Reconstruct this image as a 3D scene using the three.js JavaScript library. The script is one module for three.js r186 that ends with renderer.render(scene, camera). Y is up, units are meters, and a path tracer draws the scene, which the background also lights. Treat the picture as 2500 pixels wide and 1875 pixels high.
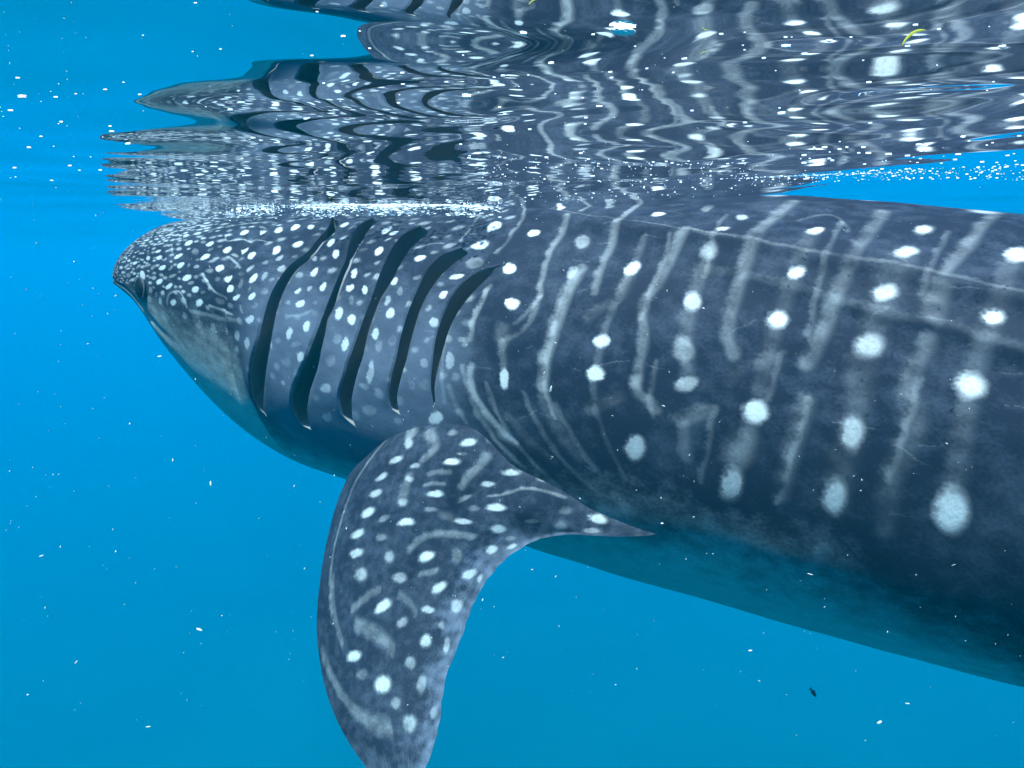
import * as THREE from 'three';
import { Sky } from 'three/addons/objects/Sky.js';
import { mergeGeometries } from 'three/addons/utils/BufferGeometryUtils.js';
import { createNoise2D, createNoise3D } from 'simplex-noise';

// ------------------------------------------------------------------ camera, sky, sun, exposure
const scene = new THREE.Scene();
const camera = new THREE.PerspectiveCamera(46.82, 1024 / 768, 0.05, 2500);
camera.position.set(0, -0.165, 0);
camera.rotation.set(THREE.MathUtils.degToRad(-8.36), 0, 0);
scene.add(camera);
const renderer = new THREE.WebGLRenderer({ antialias: true });
renderer.toneMapping = THREE.LinearToneMapping;
renderer.toneMappingExposure = 2.45;
renderer.shadowMap.enabled = true;

const SUN_DIR = new THREE.Vector3(-0.16, 0.93, 0.30).normalize();
const sky = new Sky();
sky.scale.setScalar(500);
sky.name = 'sky';
sky.userData.kind = 'structure';
sky.material.uniforms.sunPosition.value.copy(SUN_DIR);
sky.material.uniforms.turbidity.value = 3;
sky.material.uniforms.rayleigh.value = 1.2;
sky.material.uniforms.mieCoefficient.value = 0.004;
scene.add(sky);
scene.environmentIntensity = 0.25;
const sun = new THREE.DirectionalLight(new THREE.Color().setRGB(1, 0.96, 0.91), 4.6);
sun.name = 'sun';
sun.position.copy(SUN_DIR).multiplyScalar(30);
sun.target.position.set(0, 0, -3);
sun.castShadow = true;
sun.shadow.mapSize.set(2048, 2048);
Object.assign(sun.shadow.camera, { left: -12, right: 12, top: 12, bottom: -12, near: 1, far: 60 });
scene.add(sun, sun.target);
// sea water scatters blue light between the camera and the distance
scene.fog = new THREE.FogExp2(new THREE.Color().setRGB(0.0, 0.64, 1.0), 0.0135);

// ------------------------------------------------------------------ helpers
let seed = 20240611;
const rnd = () => { seed = (seed + 0x6d2b79f5) | 0; let t = Math.imul(seed ^ (seed >>> 15), 1 | seed); t = (t + Math.imul(t ^ (t >>> 7), 61 | t)) ^ t; return ((t ^ (t >>> 14)) >>> 0) / 4294967296; };
const noise2 = createNoise2D(rnd), noise3 = createNoise3D(rnd);
const clamp = (x, a = 0, b = 1) => Math.min(b, Math.max(a, x));
const smooth = (a, b, x) => { const t = clamp((x - a) / (b - a)); return t * t * (3 - 2 * t); };
const lerp = (a, b, t) => a + (b - a) * t;
const bell = (x) => Math.exp(-x * x);
const used = new Map();
const numbered = (n) => { const k = used.get(n) ?? 0; used.set(n, k + 1); return k ? `${n}_${String(k).padStart(3, '0')}` : n; };
function tag(o, label, category, group, kind) {
  if (label) o.userData.label = label;
  if (category) o.userData.category = category;
  if (group) o.userData.group = group;
  if (kind) o.userData.kind = kind;
  return o;
}
function add(o, parent = scene) { o.castShadow = o.receiveShadow = true; parent.add(o); return o; }
function pchip(xs, ys) { // monotone cubic
  const n = xs.length, h = [], d = [], m = new Array(n).fill(0);
  for (let i = 0; i < n - 1; i++) { h[i] = xs[i + 1] - xs[i]; d[i] = (ys[i + 1] - ys[i]) / h[i]; }
  m[0] = d[0]; m[n - 1] = d[n - 2];
  for (let i = 1; i < n - 1; i++) m[i] = d[i - 1] * d[i] <= 0 ? 0 : 3 * (h[i - 1] + h[i]) / ((2 * h[i] + h[i - 1]) / d[i - 1] + (h[i] + 2 * h[i - 1]) / d[i]);
  return (x) => {
    if (x <= xs[0]) return ys[0]; if (x >= xs[n - 1]) return ys[n - 1];
    let i = 0; while (x > xs[i + 1]) i++;
    const t = (x - xs[i]) / h[i], t2 = t * t, t3 = t2 * t;
    return (2 * t3 - 3 * t2 + 1) * ys[i] + (t3 - 2 * t2 + t) * h[i] * m[i] + (-2 * t3 + 3 * t2) * ys[i + 1] + (t3 - t2) * h[i] * m[i + 1];
  };
}
function curve3(pts) { // arc-length Catmull-Rom through 3-D points
  const c = new THREE.CatmullRomCurve3(pts.map((p) => new THREE.Vector3(...p)), false, 'catmullrom', 0.5);
  c.arcLengthDivisions = 400;
  return (t) => c.getPointAt(clamp(t));
}
function coons(R, E, Ld, Tr) { // patch between a root, a tip, a leading and a trailing curve
  const a = R(0), b = R(1), c = E(0), d = E(1);
  return (p, v) => R(p).multiplyScalar(1 - v).addScaledVector(E(p), v).addScaledVector(Ld(v), 1 - p).addScaledVector(Tr(v), p)
    .addScaledVector(a, -(1 - p) * (1 - v)).addScaledVector(b, -p * (1 - v)).addScaledVector(c, -(1 - p) * v).addScaledVector(d, -p * v);
}
function meshOf(pos, uv, idx) { // indexed geometry with normals joined across seams
  const g = new THREE.BufferGeometry(), n = pos.length / 3, nor = new Float32Array(n * 3), at = new Map(), rep = new Int32Array(n);
  for (let i = 0; i < n; i++) { const k = `${Math.round(pos[3 * i] * 2e4)},${Math.round(pos[3 * i + 1] * 2e4)},${Math.round(pos[3 * i + 2] * 2e4)}`; if (!at.has(k)) at.set(k, i); rep[i] = at.get(k); }
  const A = new THREE.Vector3(), B = new THREE.Vector3(), C = new THREE.Vector3();
  for (let i = 0; i < idx.length; i += 3) {
    A.fromArray(pos, idx[i] * 3); B.fromArray(pos, idx[i + 1] * 3).sub(A); C.fromArray(pos, idx[i + 2] * 3).sub(A); B.cross(C);
    for (let k = 0; k < 3; k++) { const r = rep[idx[i + k]] * 3; nor[r] += B.x; nor[r + 1] += B.y; nor[r + 2] += B.z; }
  }
  const out = new Float32Array(n * 3);
  for (let i = 0; i < n; i++) { A.fromArray(nor, rep[i] * 3).normalize(); A.toArray(out, i * 3); }
  g.setAttribute('position', new THREE.BufferAttribute(Float32Array.from(pos), 3));
  g.setAttribute('normal', new THREE.BufferAttribute(out, 3));
  g.setAttribute('uv', new THREE.BufferAttribute(Float32Array.from(uv), 2));
  g.setIndex(new THREE.BufferAttribute(Uint32Array.from(idx), 1));
  return g;
}
function colourTexture(w, h, data, wrap) {
  const t = new THREE.DataTexture(data, w, h, THREE.RGBAFormat);
  t.colorSpace = THREE.SRGBColorSpace; t.magFilter = t.minFilter = THREE.LinearFilter;
  if (wrap) t.wrapS = t.wrapT = THREE.RepeatWrapping;
  t.needsUpdate = true;
  return t;
}
const toSRGB = (x) => Math.round(255 * clamp(x <= 0.0031308 ? 12.92 * x : 1.055 * Math.pow(x, 1 / 2.4) - 0.055));

// ------------------------------------------------------------------ setting: seabed, water body, water surface
{
  const g = new THREE.PlaneGeometry(1400, 1400, 280, 280).rotateX(-Math.PI / 2), p = g.attributes.position, col = new Float32Array(p.count * 3);
  for (let i = 0; i < p.count; i++) {
    const x = p.getX(i), z = p.getZ(i), n = noise2(x * 0.03, z * 0.03), m = noise2(x * 0.11 + 7, z * 0.11);
    p.setY(i, -20 + 0.5 * n + 0.15 * m);
    const k = 1 + 0.12 * n + 0.10 * m;
    col.set([0.075 * k, 0.072 * k, 0.066 * k], i * 3);
  }
  g.setAttribute('color', new THREE.BufferAttribute(col, 3));
  g.computeVertexNormals();
  const seabed = new THREE.Mesh(g, new THREE.MeshStandardMaterial({ name: 'sand', vertexColors: true, roughness: 1 }));
  seabed.name = 'seabed';
  add(tag(seabed, 'pale sandy seabed far below the shark, lost in blue water', 'seabed', null, 'structure'));

  // the body of the sea: takes out red light with distance
  const D = 5, absorb = [0.10, 0.011, 0.005];
  const water = new THREE.Mesh(new THREE.BoxGeometry(1380, 23, 1380).translate(0, -11.44, 0), new THREE.MeshPhysicalMaterial({
    name: 'sea_water', color: 0xffffff, transparent: true, opacity: 0, thickness: 1, roughness: 0, ior: 1.33,
    attenuationColor: new THREE.Color().setRGB(...absorb.map((k) => Math.exp(-k * D))), attenuationDistance: D,
  }));
  water.name = 'sea_water';
  add(tag(water, 'clear blue sea water filling the whole view', 'water', null, 'structure'));
}
// place of a point on the shark's line: s metres behind the snout, d metres towards its left
const HEADING = THREE.MathUtils.degToRad(29), BX = Math.cos(HEADING), BZ = Math.sin(HEADING), SNOUT = [-1.66, -4.10];
const alongShark = (x, z) => { const dx = x - SNOUT[0], dz = z - SNOUT[1]; return [dx * BX + dz * BZ, -dx * BZ + dz * BX]; };
const fromShark = (s, d) => [SNOUT[0] + BX * s - BZ * d, SNOUT[1] + BZ * s + BX * d];
const SA = 5, SB = 120;
const RINGS = [[-0.06, -0.88, 0.0030, 26], [0.42, -0.98, 0.0032, 22], [-0.42, -1.25, 0.0030, 24], [0.20, -1.40, 0.0026, 24], [0.78, -1.35, 0.0030, 20]];
function waveHeight(x, z) {
  const r = Math.hypot(x, z), [s, d] = alongShark(x, z);
  const wx = x + 0.25 * noise2(x * 0.7 + 3, z * 0.7), wz = z + 0.25 * noise2(x * 0.7, z * 0.7 + 9);
  let h = -0.014 + 0.012 * noise2(wx * 0.45 + SA, wz * 0.8 + 5) + 0.0062 * noise2(wx * 1.2 + SB, wz * 1.6) * (0.65 + 0.35 * noise2(x * 0.4, z * 0.4 + 30));
  h += 0.042 * smooth(0.25, 1.25, x) * (1 - smooth(3, 7, r));                                      // swell rising towards the tail
  h += 0.017 * smooth(-1.15, -0.4, z) * smooth(0.05, -0.3, x);                                     // back of a passing swell ahead of the shark
  const fade = 1 - smooth(9, 25, r);
  if (fade > 0) {
    const near = bell((d - 0.55) / 0.75) * smooth(-0.3, 0.3, s) * (1 - smooth(2.2, 3.6, s));       // chop thrown up round the head
    h += fade * (0.0010 * noise2(wx * 2.6 + 5, wz * 3.0) + 0.00022 * noise2(wx * 6.5 + 5, wz * 6.5 + 60) + (0.00004 + 0.00075 * near) * noise2(wx * 12, wz * 13 + 3) + 0.00040 * near * noise2(x * 33, z * 36));
    for (const [cx, cz, k, w] of RINGS) { const q = Math.hypot((x - cx) * .8, z - cz); h += k * Math.cos(q * w) * bell(q / 0.30); }   // fading rings
    h += 0.006 * bell((d - 0.42) / 0.16) * smooth(0.5, 1.2, s) * (1 - smooth(1.8, 2.3, s));           // water heaped against the head
  }
  return h;
}
{
  const radii = [0], phis = [];
  for (let i = 0; i <= 560; i++) radii.push(0.2 * Math.pow(13 / 0.2, i / 560));
  for (let i = 1; i <= 60; i++) radii.push(13 * Math.pow(690 / 13, i / 60));
  const F = THREE.MathUtils.degToRad(42);
  for (let i = 0; i <= 760; i++) phis.push(-F + 2 * F * i / 760);
  for (let i = 1; i <= 110; i++) phis.push(F + (2 * Math.PI - 2 * F) * i / 110);
  const pos = [], uv = [], idx = [], N = phis.length;
  for (const r of radii) for (const f of phis) { const x = Math.sin(f) * r, z = -Math.cos(f) * r; pos.push(x, waveHeight(x, z), z); uv.push(x, z); }
  for (let i = 0; i < radii.length - 1; i++) for (let j = 0; j < N - 1; j++) { const a = i * N + j, b = a + 1, c = a + N, d = c + 1; if (i) idx.push(a, b, c); idx.push(b, d, c); }
  const g = meshOf(pos, uv, idx);
  const up = g.attributes.normal; if (up.getY(5000) < 0) { for (let i = 0; i < up.array.length; i++) up.array[i] *= -1; for (let i = 0; i < g.index.array.length; i += 3) { const t = g.index.array[i]; g.index.array[i] = g.index.array[i + 1]; g.index.array[i + 1] = t; } }
  // seen from below: light meeting the surface flatter than 48.6 degrees from upright is wholly reflected (1 / 1.33)
  const surface = new THREE.Mesh(g, new THREE.MeshPhysicalMaterial({ name: 'water_surface', color: 0xffffff, transmission: 1, thickness: 0, roughness: 0, ior: 1 / 1.33, side: THREE.DoubleSide }));
  surface.name = 'water_surface';
  add(tag(surface, 'rippled underside of the sea surface mirroring the shark', 'water surface', null, 'structure'));
}

// ------------------------------------------------------------------ whale shark
// own axes: x metres behind the snout, y up (0 is the sea surface), z towards its left
const ST = [0, .03, .08, .16, .3, .5, .75, 1.0, 1.3, 1.6, 2.0, 2.4, 2.8, 3.2, 3.6, 4.0, 4.5, 5.2, 6.0, 7.0, 7.8, 8.4];
const fW = pchip(ST, [.01, .16, .25, .32, .385, .43, .47, .50, .525, .54, .55, .555, .555, .55, .545, .535, .52, .48, .41, .29, .17, .06]);
const fM = pchip(ST, [-.28, -.28, -.28, -.28, -.28, -.29, -.33, -.38, -.45, -.51, -.56, -.58, -.60, -.62, -.64, -.66, -.68, -.68, -.66, -.62, -.59, -.58]);
const fT = pchip(ST, [-.20, -.14, -.105, -.07, -.022, -.008, -.004, -.008, -.014, -.014, .006, .015, .010, -.028, -.075, -.105, -.125, -.15, -.22, -.34, -.44, -.53]);
const fB = pchip(ST, [-.31, -.315, -.32, -.335, -.42, -.722, -.918, -1.025, -1.067, -1.104, -1.191, -1.242, -1.281, -1.32, -1.35, -1.36, -1.35, -1.27, -1.13, -.92, -.76, -.63]);
const LENGTH = 8.4, GILL_FROM = 0.98, GILL_TO = 2.2;
function skin(s, a, lift = 0) { // a: angle from the top of the back down the left flank
  const c = Math.cos(a), sn = Math.sin(a), ym = fM(s), w = fW(s), hh = c > 0 ? fT(s) - ym : ym - fB(s);
  const nx = sn / w, ny = c / Math.max(hh, .01), l = Math.hypot(nx, ny);
  return [s, ym + hh * c + ny / l * lift, w * sn + nx / l * lift];
}
const GILLS = [[[[303,1210],[628,1306],[810,1311],[1020,1254],[1201,1233],[1353,1218],[1580,1190],[1755,1132],[1907,1094],[2064,1075],[2133,1108]],[[328,1260],[625,1333],[735,1324],[875,1321],[986,1294],[1126,1278],[1328,1265],[1546,1246],[1715,1220],[1892,1176],[2130,1114]]],[[[333,1411],[554,1430],[758,1463],[933,1491],[1071,1491],[1201,1484],[1391,1464],[1589,1422],[1730,1365],[1877,1310],[2007,1287],[2099,1303],[2113,1358]],[[388,1497],[550,1492],[731,1499],[894,1502],[1050,1509],[1209,1507],[1351,1488],[1472,1481],[1664,1459],[1799,1422],[1941,1389],[2113,1358]]],[[[474,1676],[604,1651],[779,1653],[922,1657],[1109,1655],[1297,1639],[1499,1609],[1662,1571],[1820,1533],[1908,1533],[1969,1584]],[[597,1778],[728,1747],[870,1727],[1013,1711],[1118,1689],[1246,1675],[1371,1663],[1522,1652],[1663,1627],[1813,1604],[1969,1584]]],[[[747,1919],[815,1858],[922,1836],[1036,1828],[1182,1813],[1335,1798],[1473,1786],[1600,1766],[1716,1748],[1771,1751],[1799,1793]],[[778,1995],[868,1948],[966,1900],[1074,1866],[1177,1851],[1301,1842],[1436,1828],[1584,1810],[1709,1794],[1799,1793]]],[[[877,2097],[903,2044],[965,1998],[1069,1964],[1191,1945],[1332,1929],[1469,1922],[1604,1913],[1680,1918]],[[889,2103],[975,2072],[1052,2035],[1138,2004],[1233,1980],[1349,1961],[1464,1944],[1579,1930],[1680,1920]]]];
const RIDGE1 = [[1884,228],[2375,592],[2805,714],[3107,799],[3289,836],[3478,891]], RIDGE2 = [[2465,678],[2657,763],[2948,922],[3279,1029],[3485,1110]], BELLY = [[427,1785],[626,1770],[801,1775],[963,1778],[1047,1872],[1067,2039],[1069,2229],[1191,2355],[1406,2386],[2366,2030],[2741,2042],[3103,2122],[3542,2376]];
const SPOTS = [[2785,535,16,-17,8,36,60],[2991,610,18,-22,7,36,100],[3247,496,22,-25,4,44,80],[3455,634,22,-27,6,56,100],[3218,717,26,-22,5,38,85],[2969,882,21,-17,7,30,100],[2940,1101,26,-14,7,40,100],[3183,936,31,-13,4,35,80],[3418,995,26,-7,1,36,100],[3160,1165,35,-8,3,51,68],[3383,1279,34,-8,2,51,100],[2909,1495,34,-8,2,50,100],[3139,1531,29,0,-3,72,72],[2587,1718,30,-7,-1,54,72],[2850,1803,30,-2,-7,72,70],[3106,1775,28,-4,-3,69,72],[3365,1756,36,-11,3,80,95],[3081,2020,25,7,-9,50,30],[1994,553,16,-33,18,43,60],[2155,634,19,-14,11,33,95],[1989,729,29,-8,9,29,60],[2128,899,20,-7,9,32,95],[2173,1106,25,-2,5,34,100],[2339,719,20,-21,17,48,40],[2201,392,9,-35,14,40,85],[2356,388,14,-11,12,46,40],[2542,521,17,-18,9,33,90],[2521,888,17,-31,15,29,100],[2711,1043,23,12,-4,46,72],[2475,1262,25,-4,3,33,100],[2464,1417,28,-5,2,40,100],[2708,1270,30,-5,4,57,38],[2725,1418,31,-20,7,30,55],[2732,792,23,-23,12,42,40],[2755,671,22,-12,4,19,75],[2670,424,11,-33,13,48,30],[2178,1492,17,-7,6,51,85],[2340,921,16,14,-6,39,45],[1135,552,11,-43,25,49,90],[1219,554,11,-22,21,45,90],[1246,793,25,-21,16,39,90],[1342,468,9,-36,19,39,85],[1372,725,2,-49,17,22,85],[1436,843,19,9,6,46,90],[1346,896,4,-28,13,16,50],[1380,1010,17,11,-2,45,90],[1335,1184,12,-30,11,15,80],[1385,1144,9,-23,9,12,50],[1449,1118,19,12,-4,37,90],[1364,1271,20,-23,10,27,90],[1415,1422,20,5,-9,43,90],[1329,1516,19,-3,-7,53,90],[1387,1631,19,5,-17,38,80],[1363,1575,34,-27,2,17,35],[1547,979,14,12,-4,37,85],[1552,1090,12,-31,14,19,90],[1622,1096,16,4,1,36,85],[1538,1276,17,2,-2,48,90],[1600,1302,20,5,-4,36,95],[1585,1470,16,0,-6,48,90],[1544,1446,24,-10,2,41,35],[1576,1173,13,-4,5,33,30],[1558,547,4,-52,19,34,85],[1608,596,13,-23,14,32,85],[1610,798,8,-37,18,26,90],[1784,835,23,-12,11,29,90],[1721,1012,10,-23,12,17,85],[1719,1137,13,4,0,35,50],[1745,1221,18,2,1,37,90],[1760,1077,14,3,3,34,30],[1693,1358,15,0,-1,40,80],[1715,1422,16,-5,2,42,35],[1683,1599,16,-3,-10,71,65],[1483,1769,31,-14,-4,35,60],[1454,1967,25,-13,-9,44,45],[1769,1378,20,-5,2,34,35],[1516,1599,28,-12,-1,34,35],[1954,962,24,-10,6,19,80],[1929,1085,16,-12,9,23,90],[1919,1248,20,-8,6,27,70],[1814,993,16,-6,6,20,35],[1893,1471,18,-5,1,27,50],[1661,1821,32,-15,-5,37,30],[1998,861,28,-16,14,38,30],[1925,1755,31,-11,-3,39,85],[1988,723,28,-18,11,32,60],[1993,554,20,-32,18,44,60],[1985,1437,15,-1,-1,48,50],[915,678,12,-45,18,33,95],[991,618,10,-42,21,38,95],[1068,598,14,-31,26,52,95],[1137,552,9,-37,22,42,90],[1160,868,9,-50,21,28,100],[997,902,15,-36,20,36,95],[913,932,19,-38,18,34,95],[1056,955,13,-41,20,30,100],[798,887,16,-35,17,33,85],[675,907,19,-39,18,34,85],[617,791,15,-21,12,25,70],[824,1058,21,-47,14,26,95],[673,1103,21,-46,11,21,90],[527,1070,17,-26,12,25,80],[557,1159,17,-28,14,28,80],[482,1180,18,-3,9,41,80],[397,1263,19,-23,11,25,80],[339,1229,18,0,5,24,70],[283,1337,26,3,5,34,70],[362,1453,24,-4,2,42,40],[476,1426,20,-17,15,72,85],[600,1280,23,-40,11,24,90],[712,1207,17,-44,14,21,90],[804,1184,19,-16,6,21,50],[929,1146,25,-29,13,36,100],[990,1220,24,-28,12,37,100],[1015,1314,22,-32,13,33,100],[769,1328,28,-43,12,28,95],[596,1466,21,-53,14,20,95],[663,1485,26,-57,11,19,90],[556,1437,17,-21,7,27,60],[829,1423,24,-35,10,31,95],[799,1370,19,-25,6,19,40],[854,1548,26,-26,3,40,100],[692,1622,25,-11,-2,27,90],[1059,1375,21,-35,8,19,90],[1142,1321,17,-42,14,20,95],[1121,1169,15,-52,16,19,100],[1084,1088,14,-41,11,16,60],[1145,1010,17,-20,8,19,35],[1202,946,14,-32,12,20,50],[1142,1520,30,-31,4,35,85],[1163,1393,22,-21,4,24,35],[1237,1042,16,-22,11,23,60],[873,1432,20,-22,4,17,35],[518,1682,22,-15,1,32,50],[600,1656,15,-9,-1,32,50],[537,1595,16,-7,0,31,60],[571,1619,12,-5,-3,30,40],[760,1677,17,-12,4,27,40],[842,1694,25,-11,-4,30,35],[991,1672,18,-10,1,28,45],[1058,1664,20,-10,-1,37,50],[1119,1678,19,-10,-1,42,55],[926,1673,15,-11,5,29,30],[1177,1132,14,5,-2,49,40],[1064,1245,14,2,-2,53,35],[598,1174,13,-28,7,13,50],[677,1348,29,-40,7,20,45],[879,1071,27,-46,8,15,45],[752,1013,23,-7,15,53,40],[824,956,12,-37,8,13,40],[653,1264,14,-42,9,12,45],[758,1193,5,-29,9,8,40],[539,1302,16,-36,11,20,50],[430,1315,18,-44,10,15,50],[1117,1278,11,-29,6,7,35]];
const LINES = [[10,24,1975,1108,1959,1294,1947,1500,1969,1662],[11,30,2033,1456,2054,1617,2125,1780,2224,1917],[11,26,2116,1535,2163,1725,2259,1881,2340,1989],[11,24,2242,1556,2299,1735,2394,1886,2460,1969],[11,20,2346,1579,2391,1712,2468,1851],[11,18,2468,1574,2504,1725,2551,1870],[14,20,2533,704,2520,889,2498,1065,2474,1257,2463,1416,2463,1532],[26,17,2991,610,2969,882,2940,1101,2922,1302,2909,1495,2879,1670,2850,1803],[30,17,3455,634,3418,995,3394,1158,3383,1279,3374,1515,3365,1756],[9,24,2610,701,2603,853,2587,1032,2579,1148],[9,20,2738,505,2741,758,2729,921],[10,22,3047,494,3037,770,3026,971,3017,1144],[10,20,3303,493,3282,708,3263,919],[10,20,2961,1235,2946,1374,2938,1433],[10,20,3032,1412,3016,1569,2991,1714,2968,1851],[10,18,3281,1280,3263,1433,3253,1547,3227,1686],[10,20,2805,1501,2789,1655,2770,1813],[9,24,2192,1215,2232,1163,2257,1061],[9,22,2326,1201,2311,1385,2309,1520,2346,1640],[9,20,2640,1331,2621,1479,2636,1578],[8,32,2065,380,2087,546,2078,632,2077,738,2059,795],[13.9,34,2248,515,2257,668,2244,781,2244,913,2253,1057],[12,26,2253,1057,2256,1124,2245,1202,2192,1290,2151,1302],[29.3,30,2154,1244,2160,1313],[16,22,2160,1313,2173,1437],[22.9,38,2365,894,2341,1017,2334,1149,2320,1275,2304,1397,2305,1511],[12.3,34,2433,234,2449,431,2447,577,2432,599],[14.9,32,2432,621,2439,763,2426,868,2425,990,2427,1030],[21.3,20,2420,1158,2455,1105,2500,1075,2518,989,2521,927],[19.2,32,2650,676,2627,787,2615,906,2599,1001,2575,1067,2584,1151,2595,1236,2589,1350,2587,1461],[25.3,20,2733,796,2718,897,2711,1046,2706,1164,2715,1274,2729,1406],[9.6,30,2287,377,2285,477],[10.7,30,2076,1038,2060,1139,2053,1222,2053,1309],[3.5,24,1928,228,2059,356,2189,429,2271,504,2388,576,2512,621,2581,649,2669,684,2740,698,2797,728],[22.7,30,2896,287,2872,489,2850,695,2835,851,2823,985,2816,1117,2817,1207,2841,1268],[22.7,12,2935,1262,2875,1305,2828,1388],[23.8,30,3137,334,3120,597,3098,771,3080,925,3060,1061,3040,1197,3021,1275],[27,24,3028,1418,3015,1545,2994,1664,2977,1815],[40.5,16,3216,710,3185,939,3159,1161,3144,1300,3144,1412,3137,1535,3113,1681,3104,1797],[20.5,28,3397,200,3360,540,3329,711,3311,805],[33.5,30,3299,887,3294,1009],[24.8,24,3289,1110,3262,1222,3252,1346],[33.5,18,3269,1382,3279,1490,3250,1585,3222,1698,3220,1869],[7.6,20,2936,524,2983,405,3053,463,3071,592],[27,24,2708,1574,2755,1552,2787,1513],[22.7,20,2722,1591,2723,1681,2729,1720],[24.8,18,2456,1585,2537,1511],[21.6,28,2584,1422,2579,1479,2616,1495,2645,1544],[48.6,22,2881,1624,2862,1677],[16.2,30,2064,1547,2111,1730,2202,1804],[19.4,14,2191,1675,2269,1798,2331,1854],[24.8,16,2308,1559,2347,1696,2413,1806],[8.6,20,2677,688,2890,755,3050,782,3141,797,3312,825,3477,879],[18.4,13,2701,863,2907,922,3097,995,3269,1038,3376,1057,3484,1105],[12.2,30,2080,1013,2059,1144,2047,1267,2038,1348],[12.8,38,2064,1445,2056,1540,2087,1628,2140,1722,2206,1798],[10.9,28,1982,1574,2006,1662,2040,1741],[8.3,25,1324,1388,1390,1355,1426,1304],[7,30,1747,739,1792,691,1842,701],[7.7,30,1904,700,1911,600,1881,308],[6.8,42,834,731,861,842,920,791,1009,759,1091,782],[9.6,42,941,1009,981,1025,1030,1098],[10.4,48,852,1248,902,1334,945,1397,1003,1419],[7.2,42,644,1654,655,1590,699,1518,746,1499,763,1573,778,1614],[14.4,50,919,1540,976,1539,1032,1546],[11.2,34,799,1634,884,1610,989,1605,1066,1579],[9.2,34,1084,1439,1096,1492],[5.2,35,585,951,622,1071],[4,40,604,867,673,714,781,580,894,479,1045,375]];
const FIN_SPOTS = [[328,95,20,8,8,20,60],[316,148,25,-2,11,14,75],[412,192,17,-1,8,12,55],[509,82,13,-18,8,8,90],[509,159,19,-17,7,9,100],[604,22,13,-12,7,13,50],[452,71,14,-4,7,10,35],[515,121,13,-10,3,5,30],[289,199,22,-5,14,14,70],[295,258,26,-1,15,15,70],[639,65,16,-15,7,11,80],[627,138,15,-13,7,10,70],[532,275,23,-15,7,9,100],[615,229,9,-26,9,6,50],[549,323,22,-11,6,7,40],[442,323,19,2,8,13,40],[417,242,17,3,7,12,50],[295,319,29,-2,18,17,80],[390,364,20,-5,14,11,40],[489,384,31,-7,9,10,95],[715,212,21,-14,14,19,100],[682,313,29,-5,10,12,80],[804,304,19,-11,19,19,85],[272,375,33,0,18,16,75],[405,420,29,3,9,12,40],[292,435,37,2,17,15,70],[471,477,23,3,3,16,45],[637,448,30,-13,17,12,100],[881,400,13,-10,28,18,85],[892,343,16,-5,17,14,40],[342,501,38,14,-8,15,60],[543,521,38,-4,2,13,60],[875,489,25,-10,23,14,70],[762,528,23,-16,21,9,80],[895,583,37,9,0,19,60],[481,594,38,-13,17,9,90],[739,588,36,3,1,10,70],[947,508,17,4,11,17,60],[949,386,5,-11,17,10,70],[538,38,3,-11,14,6,30],[669,250,15,-9,10,12,30],[764,433,23,-2,23,26,30],[600,623,33,-13,18,7,50],[760,667,35,6,-8,16,75],[306,690,51,-1,14,14,90],[682,717,39,1,5,16,50],[491,770,61,-1,-3,20,85],[584,811,38,4,-27,13,40],[689,859,63,3,-7,21,50],[349,738,39,-3,17,13,35],[906,688,26,5,10,23,60],[781,774,38,5,-7,24,45],[835,629,20,1,8,13,40],[917,858,38,8,-9,15,40],[889,67,20,-3,19,26,85],[824,91,7,-15,15,17,30],[829,208,9,-16,12,13,30],[711,27,17,-12,7,10,60],[899,188,5,-17,44,46,35],[953,153,7,-19,24,24,50]];
const FIN_LINES = [[10.1,30,188,19,174,77,129,136,121,215,120,302,116,384,135,478,161,553],[12.3,34,376,67,421,104,443,141,427,168],[13.3,38,281,25,317,66],[10.7,40,569,74,574,125,573,180,581,202],[13.9,30,408,229,424,292,440,326],[5.9,36,664,175,689,143,692,98,724,69,780,52],[11.2,34,547,447,567,414,612,380,682,363,764,364],[10.1,30,309,579,367,566,452,555],[8.5,30,473,223,523,192],[6.4,34,484,263,534,233],[10.1,22,557,561,632,563,674,596],[8.5,28,643,495,714,484],[12.3,22,587,315,650,315],[12.7,30,153,459,174,544,207,607,227,644],[16.7,30,335,621,444,657,551,687],[21.5,28,49,640,101,716,168,782,266,832,383,859,502,868]];
const FIN = {"root":[[1.529,0.435,-0.856],[1.704,0.51,-0.743],[1.852,0.538,-0.678],[1.997,0.549,-0.645],[2.097,0.55,-0.654],[2.164,0.544,-0.709],[2.228,0.531,-0.771],[2.379,0.527,-0.836],[2.473,0.509,-0.888],[2.609,0.495,-0.932],[2.657,0.507,-0.945]],"tip":[[2.026,1.022,-1.56],[2.109,1.03,-1.57],[2.171,1.012,-1.548],[2.183,0.984,-1.514]],"lead":[[1.529,0.435,-0.856],[1.521,0.516,-0.957],[1.57,0.663,-1.132],[1.641,0.784,-1.276],[1.712,0.859,-1.366],[1.802,0.926,-1.445],[1.903,0.977,-1.507],[2.026,1.022,-1.56]],"trail":[[2.657,0.507,-0.945],[2.521,0.518,-0.96],[2.367,0.53,-0.974],[2.262,0.561,-1.01],[2.196,0.611,-1.069],[2.158,0.68,-1.152],[2.151,0.77,-1.26],[2.153,0.847,-1.351],[2.18,0.924,-1.443],[2.183,0.984,-1.514]]};
const table = (rows) => pchip(rows.map((r) => r[0] / 1000), rows.map((r) => r[1] / 1000));
const ridge1 = table(RIDGE1), ridge2 = table(RIDGE2), bellyLine = table(BELLY);
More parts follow.
